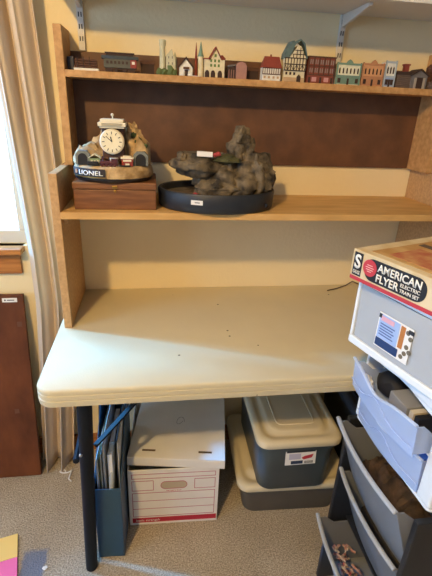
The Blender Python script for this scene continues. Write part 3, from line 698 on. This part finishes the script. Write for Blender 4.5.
tt = tote('storage_tote', 'deeper grey storage tote with cream lid and product label, standing on the flat tote', (.597, -.462, .1695), .287, .420, .232, M_tote, M_cream, R(-1), .026)
mb = MB(); mb.box(0, .083, -.0008, 0, 0, .047); sl = 0.0
LM = Matrix.Translation((.098, .0140, .117)) @ Matrix.Rotation(R(-3.2), 4, 'X') @ Matrix.Scale(1.25, 4) @ Matrix.Rotation(R(-1), 4, 'Y')
lb = mesh_obj('product_label', mb.xf(LM), M_paper, tt)
mesh_obj('label_band', MB().box(.016, .048, -.0013, -.0008, .003, .013).xf(LM), mat('label_navy', '24324F', .6), lb)
mesh_obj('label_header', MB().box(.003, .081, -.0013, -.0008, .040, .0455).xf(LM), mat('label_dark', '30323C', .6), lb)
mesh_obj('label_picture', MB().prism([(.044, .022), (.052, .027), (.076, .032), (.072, .021), (.05, .016)], -.0014, -.0008, 'xz').xf(LM), mat('label_red', 'B3303C', .6), lb)
mesh_obj('label_panel', MB().box(.010, .042, -.0013, -.0008, .018, .036).xf(LM), mat('label_lilac', 'B9B4C6', .6), lb)
mb = MB()
for k in range(8): mb.box(.053+.003*k, .0545+.003*k, -.0013, -.0008, .003, .011)
mesh_obj('barcode', mb.xf(LM), M_dark, lb)
tote('storage_tote', 'tall grey storage tote with a charcoal lid behind the drawer cart', (.966, -.385, .001), .140, .365, .412, M_tote2, M_lidgrey, 0, .03)

# ------------------------------------------------------------------ drawer units at the right
def drawer_mesh(w, d, h, bow, t=.003, taper=.02, wave=0.0, n=24, lip=.008, rear=.02):
    """front looks along -x; width runs along y from 0 to -w; bottom at z=0, x=0 at the front's ends"""
    mb = MB()
    def fx(s, k): return -bow*(1-(2*s-1)**2) + taper*(1-k)
    def top(s): return h - wave*(math.exp(-((s-.5)/.2)**2))
    rings = []
    for i in range(n+1):
        s = i/n; y = -w*s; r = []
        ks = [0, .15, .5, .85, 1]
        zt = top(s)
        out = [(fx(s, k), y, zt*k) for k in ks]; inn = [(fx(s, k)+t, y, zt*k) for k in ks]
        rings.append(out + [(fx(s, 1)-lip, y, zt+.001), (fx(s, 1)-lip, y, zt+.005), (fx(s, 1)+t, y, zt+.005)] + inn[::-1][1:])
    mb.loft(rings)
    hs = h-.03
    for y0, y1 in ((-t-.004, -.004), (-w+.004, -w+t+.004)):
        mb.prism([(taper+t, .001), (d, .001), (d, hs), (.05, hs), (.02, h-.004), (t+.001, h-.004)], y0, y1, 'xz')
    mb.box(taper+t+.001, d, -w+.008, -.008, .001, .001+t).box(d-t, d, -w+.008, -.008, .004, hs)
    return mb
def drawer_lip(w, h, bow, wave, t, m, parent, off, r):
    mb = MB(); pts = []
    for i in range(31):
        s = i/30; pts.append((off[0]-bow*(1-(2*s-1)**2)-.001, off[1]-w*s, off[2]+h-wave*math.exp(-((s-.5)/.2)**2)+.004))
    mb.tube(pts, r, 8, 1.3); return mesh_obj('drawer_lip', mb, m, parent, smooth=True)
def slab(mb, x0, x1, y0, y1, z0, z1, r=.012): return mb.prism(rrect(x0, x1, y0, y1, r, 4), z0, z1, 'xy')

# lowest: three-drawer cart
TX, TY = .815, -.625
tw = thing('drawer_cart', 'three-drawer cart with black frame and grey drawers on the carpet beside the table', 'drawer unit', (TX, TY, .0))
cw, cd, chh = .324, .36, .648
mb = MB(); slab(mb, .0, cd, -cw, 0, chh-.012, chh)
top_ = mesh_obj('top_panel', mb, M_pblack, tw, .002)
for z in (.082, .266, .442):
    mb = MB(); slab(mb, .012, cd-.004, -cw+.004, -.004, z, z+.008); mesh_obj('shelf_tier', mb, M_pblack, tw, .0015)
for x0, x1 in ((-.038, .045), (cd-.045, cd-.002)):
    for y0, y1 in ((-.016, -.002), (-cw+.002, -cw+.016)): mesh_obj('post', MB().box(x0, x1, y0, y1, .0, chh-.0125), M_pblack, tw, .003)
for z, out, hh in ((.455, .072, .188), (.278, .036, .190), (.094, .078, .202)):
    mb = drawer_mesh(cw-.044, .32, hh, .014, .003, .066, .0, 24, .007)
    mb.xf(Matrix.Translation((-out, -.022, z)))
    dr = mesh_obj('drawer', mb, M_smoke, tw, smooth=True, ang=30)
    drawer_lip(cw-.044, hh, .014, 0, .003, M_lipgrey, dr, (-out-.002, -.022, z), .0045)

# middle: white unit with two clear blue drawers
UX, UY, UZ = .785, -.645, .6505
un = thing('two_drawer_unit', 'white frame unit with two clear blue drawers stacked on the drawer cart', 'drawer unit', (UX, UY, UZ), R(3))
uw, ud, uh = .295, .36, .228
mb = MB(); slab(mb, -.006, ud, -uw, 0, uh-.022, uh); mesh_obj('top_panel', mb, M_pwhite, un, .003)
def wavy(z0, z1, amp, sgn): # wavy rail across the front
    pts = [(-.004, z1), (-uw+.004, z1)]
    for i in range(25):
        s = 1-i/24; pts.append((-.004-(uw-.008)*s, z0 + sgn*amp*math.exp(-((s-.5)/.22)**2)))
    return pts
mesh_obj('top_rail', MB().prism(wavy(uh-.036, uh-.0225, .012, 1), -.003, .004, 'yz'), M_pwhite, un, .001)
mb = MB(); slab(mb, .0, ud, -uw+.002, -.002, 0, .008); mesh_obj('base_panel', mb, M_pwhite, un, .002)
mesh_obj('middle_tier', MB().box(.006, ud-.006, -uw+.03, -.012, .103, .107), M_pwhite, un)
for x0, x1, w0, w1 in ((-.002, .045, .010, .040), (ud-.04, ud-.002, .010, .012)):
    mesh_obj('post', MB().box(x0, x1, -.002-w0, -.002, .0085, uh-.0225), M_pwhite, un, .004)
    mesh_obj('post', MB().box(x0, x1, -uw+.002, -uw+.002+w1, .0085, uh-.0225), M_pwhite, un, .006, seg=3)
for z, out, hh in ((.109, .040, .072), (.0095, .006, .082)):
    mb = drawer_mesh(uw-.058, .32, hh, .012, .0025, .006, .018, 24, .004); mb.xf(Matrix.Translation((-out, -.014, z)))
    dr = mesh_obj('drawer', mb, M_blueclear, un, smooth=True, ang=30)
    drawer_lip(uw-.058, hh, .012, .018, .0025, M_lipclear, dr, (-out, -.014, z), .0032)
    mb = MB(); mb.tube([(-out-.012*(1-(2*s_-1)**2)+.001, -.014-(uw-.058)*s_, z+hh*.30+.026*math.exp(-((s_-.5)/.16)**2)) for s_ in [i/24 for i in range(25)]], .0016, 6); mesh_obj('handle_ridge', mb, M_blueclear, dr, smooth=True)

# top: single clear drawer unit, turned a little
VX, VY, VZ = .720, -.652, .8795
v1 = thing('single_drawer_unit', 'white framed single clear drawer with a printed label, topmost drawer unit', 'drawer unit', (VX, VY, VZ), R(16))
vw, vd, vh = .272, .35, .160
mb = MB(); slab(mb, 0, vd, -vw, 0, vh-.012, vh, .008); mesh_obj('top_panel', mb, M_pwhite, v1, .002)
mb = MB(); slab(mb, 0, vd, -vw, 0, 0, .018, .008); mesh_obj('base_panel', mb, M_pwhite, v1, .003)
mb = MB().box(.002, vd-.002, -.011, -.003, .0185, vh-.0125).box(.002, vd-.002, -vw+.003, -vw+.016, .0185, vh-.0125); mesh_obj('side_wall', mb, M_pwhite, v1, .002)
mesh_obj('back_wall', MB().box(vd-.005, vd-.002, -vw+.0165, -.0115, .0185, vh-.0125), M_frost, v1)
mb = drawer_mesh(vw-.030, .32, .122, .004, .003, .002, 0, 16, .0); mb.xf(Matrix.Translation((.004, -.013, .0195)))
dr = mesh_obj('drawer', mb, M_frost, v1, smooth=True, ang=30)
lx = -.0005
Lb = lambda y0, y1, z0, z1, dx=0: MB().box(lx-.0008-dx, lx-dx, y0, y1, z0, z1)
y_l, y_r, zb, zt = -.080, -.168, .034, .112
lb = mesh_obj('printed_label', Lb(y_r, y_l, zb, zt), M_paper, dr)
mesh_obj('label_blue', Lb(-.136, y_l-.003, zb+.022, zt-.003, .0008), mat('label_sky', '9DB6E0', .6), lb)
mesh_obj('label_band', Lb(-.142, y_l-.002, zb+.003, zb+.021, .0008), mat('label_deepblue', '1F3A6B', .6), lb)
mesh_obj('label_logo', Lb(-.122, -.088, zt-.016, zt-.006, .0014), mat('label_pink', 'D9A6B4', .6), lb)
mesh_obj('label_corner', Lb(-.088, -.081, zt-.012, zt-.003, .0012).box(lx-.002, lx-.001, -.17, -.158, zt-.012, zt-.004), mat('label_ink', '232530', .6), lb)
mb = MB()
for k in range(5): mb.box(lx-.0022, lx-.0014, -.126+.004*(k % 2), -.088, zt-.024-.006*k, zt-.022-.006*k)
mesh_obj('label_text', mb, mat('label_textblue', '4A5D96', .6), lb)
mb = MB()
for z in (.060, .075, .09): mb.box(lx-.0016, lx-.0008, -.15, -.139, z, z+.018)
mesh_obj('label_photo', mb, mat('label_orange', 'B8763A', .6), lb)
mb = MB()
for i, (y, z) in enumerate(((-.16, .07), (-.165, .09), (-.157, .1), (-.168, .062), (-.158, .055), (-.152, .045))): mb.disc((lx-.0017, y, z), .005, .0009, 'x', 10)
mesh_obj('label_photo_items', mb, mat('label_shade', '6D6352', .6), lb)

# train set carton on top
AX, AY, AZ = .694, -.661, 1.0402
af = thing('train_set_box', 'cream train set carton with black and red print on the top drawer unit', 'box', (AX, AY, AZ), R(20))
aw, ad, ah = .46, .33, .066
M_afc = mat('old_carton', 'D8C7A2', .8, .25, 18, .1, 60, col2='C2A87A')
bx_ = mesh_obj('carton', MB().box(0, ad, -aw, 0, 0, ah), M_afc, af, .002)
u, v = (0, -1, 0), (0, 0, 1); M_ink = mat('box_black', '17171B', .6); M_ww = mat('box_white', 'F1EBDD', .6); M_afr = mat('box_red', 'B8323C', .6)
F = lambda y0, y1, z0, z1, e=0: MB().box(-.0007-e, -e, -y1, -y0, z0, z1)
mesh_obj('red_stripe', F(.002, aw-.004, .001, .009), M_afr, bx_)
mesh_obj('scale_plate', F(.006, .029, .0115, .061), M_ink, bx_, .0)
writing('lettering', 'S', (-.0007, -.0095, .0285), u, v, .028, M_ww, bx_, .0006, .0160, .03)
writing('lettering', 'GAUGE', (-.0007, -.0085, .0155), u, v, .0075, M_ww, bx_, .0006, .0185, .01)
pill = [(-(.037+a), .0125+b) for a, b in rrect(0, .146, 0, .0465, .021)]
mesh_obj('name_plate', MB().prism(pill, -.0007, 0, 'yz'), M_ink, bx_)
mesh_obj('round_logo', MB().disc((-.0013, -.0505, .0385), .0175, .0006, 'x', 28), M_afr, bx_)
mb = MB()
for z, w_ in ((.044, .014), (.0395, .021), (.035, .018), (.031, .010)): mb.box(-.0018, -.0013, -.0505-w_/2, -.0505+w_/2, z-.0008, z+.0008)
mesh_obj('logo_lines', mb, mat('logo_pink', 'E0A8A0', .6), bx_)
writing('lettering', 'AMERICAN', (-.0007, -.0700, .0385), u, v, .0155, M_ww, bx_, .0006, .101, .02)
writing('lettering', 'FLYER', (-.0007, -.0700, .0175), u, v, .0155, M_ww, bx_, .0006, .055, .02)
writing('fine_lettering', 'ELECTRIC', (-.0007, -.1280, .0280), u, v, .0070, M_ww, bx_, .0006, .043, .01)
writing('fine_lettering', 'TRAIN SET', (-.0007, -.1280, .0170), u, v, .0070, M_ww, bx_, .0006, .043, .01)
mb = MB().box(.02, .30, -.20, -.03, ah, ah+.0006); mesh_obj('top_print', mb, mat('top_tan', 'C4A066', .7, .4, 20, col2='A87C42'), bx_)
mb = MB().box(.035, .13, -.19, -.06, ah+.0006, ah+.0011).box(.2, .28, -.19, -.035, ah+.0006, ah+.0011); mesh_obj('top_picture', mb, mat('top_redbrown', 'A04A34', .7, .5, 30, col2='B98A58'), bx_)
mb = MB().box(.15, .17, -.19, -.04, ah+.0006, ah+.0011).box(.21, .235, -.14, -.08, ah+.0011, ah+.0016); mesh_obj('top_lettering', mb, mat('top_dark', '5A4636', .7, .4, 30), bx_)

# ------------------------------------------------------------------ what lies in the drawers
def wpt(root, p): return root.matrix_world @ Vector(p)
bpy.context.view_layer.update()
def heap(x0, x1, y0, y1, z, amp, seed, n=26):
    mb = MB(); rows = []
    for j in range(n+1):
        r = []
        for i in range(n+1):
            x = x0+(x1-x0)*i/n; y = y0+(y1-y0)*j/n; e = min(1, 6*min(i/n, 1-i/n, j/n, 1-j/n))**.5
            r.append((x, y, (z + amp*noise.fractal(Vector((x*22+seed, y*22, seed)), 1, 2, 4) + amp*abs(noise.noise(Vector((x*45, y*45, seed)))))*(.35+.65*e)))
        rows.append(r)
    mb.loft(rows, cap=False, close=False)
    ring = [v for v in mb.b.verts if v.is_boundary]
    ed = [e for e in mb.b.edges if e.is_boundary]
    g = bmesh.ops.extrude_edge_only(mb.b, edges=ed)
    nv = [v for v in g['geom'] if isinstance(v, bmesh.types.BMVert)]
    for v in nv: v.co.z = 0
    bmesh.ops.contextual_create(mb.b, geom=[e for e in g['geom'] if isinstance(e, bmesh.types.BMEdge) and e.is_boundary])
    bmesh.ops.recalc_face_normals(mb.b, faces=mb.b.faces[:])
    return mb
def lay(name, mb, m, label, cat, root, p, rz=0, smooth=False, bevel=0):
    o = mesh_obj(name, mb, m, None, bevel, smooth); o.location = root.matrix_basis @ Vector(p); o.rotation_euler = (0, 0, root.rotation_euler[2]+rz)
    return tag(o, label, cat)
lay('pouch', MB().blob((0, 0, .03), (.035, .04, .03), .1, 2, 3, 1, cut=0), M_dark, 'black pouch in the upper clear blue drawer near the table', 'pouch', un, (.03, -.075, .1145), smooth=True)
lay('card_stack', MB().box(-.03, .03, -.03, .03, 0, .052), mat('card_grey', '8C8B88', .7), 'grey block in the middle of the upper clear blue drawer', 'box', un, (.02, -.15, .1145), bevel=.002)
lay('striped_card', MB().box(-.03, .03, -.006, .006, 0, .055), mat('card_tan', 'C9BBA0', .7), 'tan card standing in the upper clear blue drawer beside the grey block', 'card', un, (.02, -.195, .1145))
lay('dark_card', MB().box(-.03, .03, -.006, .006, 0, .055), M_dark, 'black card standing in the upper clear blue drawer at its near end', 'card', un, (.02, -.212, .1145))
lay('crumpled_bag', MB().blob((0, 0, .02), (.014, .024, .02), .35, 3, 3, 4, cut=0), mat('bag_white', 'DADDE2', .4), 'crumpled white bag behind the front of the upper clear blue drawer', 'bag', un, (-.022, -.05, .1145), smooth=True)
lay('blue_bag', MB().blob((0, 0, .028), (.05, .075, .028), .25, 2.5, 3, 6, cut=0), mat('bag_blue', '5C8FE0', .5), 'blue plastic bag in the lower clear blue drawer', 'bag', un, (.08, -.14, .0145), smooth=True)
M_bits = mat('brown_bits', '5A4638', .8, .5, 40, .8, 70, col2='2C221C')
lay('fabric_heap', heap(.006, .23, -.245, -.035, .085, .03, 1), M_bits, 'dark brown fabric heaped in the top grey drawer', 'fabric', tw, (0, 0, .4605), smooth=True)
lay('fabric_heap', heap(.042, .26, -.245, -.035, .10, .03, 5), mat('grey_fabric', '4B443E', .9, .4, 30, .6, 60), 'grey-brown fabric heaped in the middle grey drawer', 'fabric', tw, (0, 0, .2835), smooth=True)
mb = MB(); rnd = random.Random(3)
for k in range(26):
    p = Vector((rnd.uniform(-.028, .028), rnd.uniform(-.055, .055), .004+.0042*k)); pts = [p]
    for j in range(6): p = p+Vector((rnd.uniform(-.01, .01), rnd.uniform(-.014, .014), rnd.uniform(-.001, .002))); p.z = max(.003, p.z); pts.append(p)
    mb.tube([Vector((max(-.024, min(.04, q.x))-.30*q.z, max(-.05, min(.05, q.y)), q.z)) for q in pts], .0036, 6)
lay('ribbon_tangle', mb, mat('ribbon_red', 'A5323A', .6, .5, 60, col2='CDBFA8'), 'tangle of red and cream ribbon in the bottom grey drawer', 'ribbon', tw, (.020, -.095, .0995), smooth=True)
lay('white_card', MB().box(-.014, .014, -.012, .012, 0, .09), M_paper, 'white card standing in the bottom grey drawer beside the ribbon', 'card', tw, (.004, -.163, .0995))
lay('dark_trinket', MB().blob((0, 0, .025), (.016, .03, .025), .3, 3, 3, 31, cut=0), mat('trinket_blue', '3A4254', .5, .5, 60, col2='8B8F98'), 'dark blue trinket in the bottom grey drawer near the totes', 'trinket', tw, (.07, -.19, .0995), smooth=True)

# ------------------------------------------------------------------ small things on the carpet and table
def pad(name, x0, x1, y0, y1, col, label):
    m = MB().box(x0, x1, y0, y1, 0, .010); o = mesh_obj(name, m, mat(name+col, col, .8), None, .0006)
    o.location = (-.192, -.388, .001); o.rotation_euler = (0, 0, R(14)); return tag(o, label, 'paper pad', 'paper pads on the carpet')
pad('paper_pad', -.22, 0, -.0855, 0, 'E9C878', 'yellow paper pad lying on the carpet in front of the leaning board')
pad('paper_pad', -.22, 0, -.20, -.0865, 'E86FA8', 'pink paper pad lying on the carpet against the yellow pad')
mb = MB(); mb.tube([(1.08, -.006, .7435), (1.05, -.012, .758), (1.02, -.02, .7445), (.97, -.045, .7425), (.93, -.06, .7425)], .0022, 7)
tag(mesh_obj('power_cord', mb, mat('cord_brown', '4A3A28', .5), None, smooth=True), 'thin dark cord lying on the table against the wall', 'cord')
mb = MB(); pts = [(-.100+.016*math.cos(t)+.004*t, -.128+.010*math.sin(t), .0035+.001*t) for t in [i*.4 for i in range(17)]] + [(-.065, -.165, .004), (-.052, -.178, .004)]
mb.tube(pts, .0026, 7); tag(mesh_obj('curtain_tie', mb, M_paper, None, smooth=True), 'loop of white cord on the carpet at the foot of the curtain', 'cord')
o = mesh_obj('paper_crumb', MB().blob((0, 0, .004), (.009, .006, .004), .3, 3, 2, 2, cut=0), M_paper, smooth=True); o.location = (-.078, -.515, .001); tag(o, 'tiny white scrap on the carpet beside the blue patch', 'scrap')

# ------------------------------------------------------------------ light
wd = bpy.data.worlds.new('sky'); sc.world = wd; wd.use_nodes = True
bg = wd.node_tree.nodes['Background']; bg.inputs[0].default_value = (.40, .69, 1.12, 1); bg.inputs[1].default_value = 9.5
def portal(loc, rot, sx, sy):
    l = bpy.data.lights.new('portal', 'AREA'); l.shape = 'RECTANGLE'; l.size = sx; l.size_y = sy; l.cycles.is_portal = True
    o = bpy.data.objects.new('portal', l); COL.objects.link(o); o.location = loc; o.rotation_euler = rot
portal(((WX0+WX1)/2, .11, (WZ0+WZ1)/2), (R(-90), 0, 0), WX1-WX0, WZ1-WZ0)
portal((X0-.11, (LY0+LY1)/2, 1.475), (0, R(-90), 0), 1.35, LY1-LY0)
l = bpy.data.lights.new('ceiling_lamp', 'POINT'); l.energy = 112; l.color = (1, .67, .28); l.shadow_soft_size = .06
lo = bpy.data.objects.new('ceiling_lamp_light', l); COL.objects.link(lo); lo.location = (-.45, -1.95, 2.37)
sl = bpy.data.lights.new('bright_sky_stand_in', 'SUN'); sl.energy = 11; sl.color = (.06, .42, 1); sl.angle = R(5)  # added blue directional lamp, stands in for a bright sector of sky
so = bpy.data.objects.new('bright_sky_stand_in', sl); COL.objects.link(so); so.rotation_euler = Vector((.75, -.245, -.46)).to_track_quat('-Z', 'Y').to_euler()
pl = thing('ceiling_lamp', 'round white ceiling lamp holder with a bare bulb', 'lamp', (-.45, -1.95, 2.38))
mb = MB(); mb.lathe([(.07, .0695), (.07, .06), (.03, .045), (.03, .03)], (0, 0, 0), 24); mesh_obj('lamp_base', mb, M_white, pl, smooth=True)

# ------------------------------------------------------------------ camera
f, cx, cy, cz, yaw, pit, roll = 424.05, .2781, -1.4588, 1.3655, .1585, .4035, .0447
Fv = Vector((math.sin(yaw)*math.cos(pit), math.cos(yaw)*math.cos(pit), -math.sin(pit)))
Rv = Vector((math.cos(yaw), -math.sin(yaw), 0)); Uv = Rv.cross(Fv)
c, s = math.cos(roll), math.sin(roll)
Rc = Rv*c + Uv*s; Uc = -Rv*s + Uv*c
cam = bpy.data.cameras.new('camera'); cam.sensor_fit = 'VERTICAL'; cam.sensor_height = 36; cam.lens = f*36/576; cam.clip_start = .02
co = bpy.data.objects.new('camera', cam); COL.objects.link(co)
M = Matrix((Rc, Uc, -Fv)).transposed().to_4x4(); M.translation = (cx, cy, cz); co.matrix_world = M
sc.camera = co
sc.view_settings.view_transform = 'Standard'; sc.view_settings.look = 'None'; sc.view_settings.exposure = 0.27; sc.view_settings.gamma = 1
sc.view_settings.use_curve_mapping = False
sc.cycles.use_denoising = True; sc.cycles.max_bounces = 10; sc.cycles.transparent_max_bounces = 24; sc.cycles.sample_clamp_indirect = 6
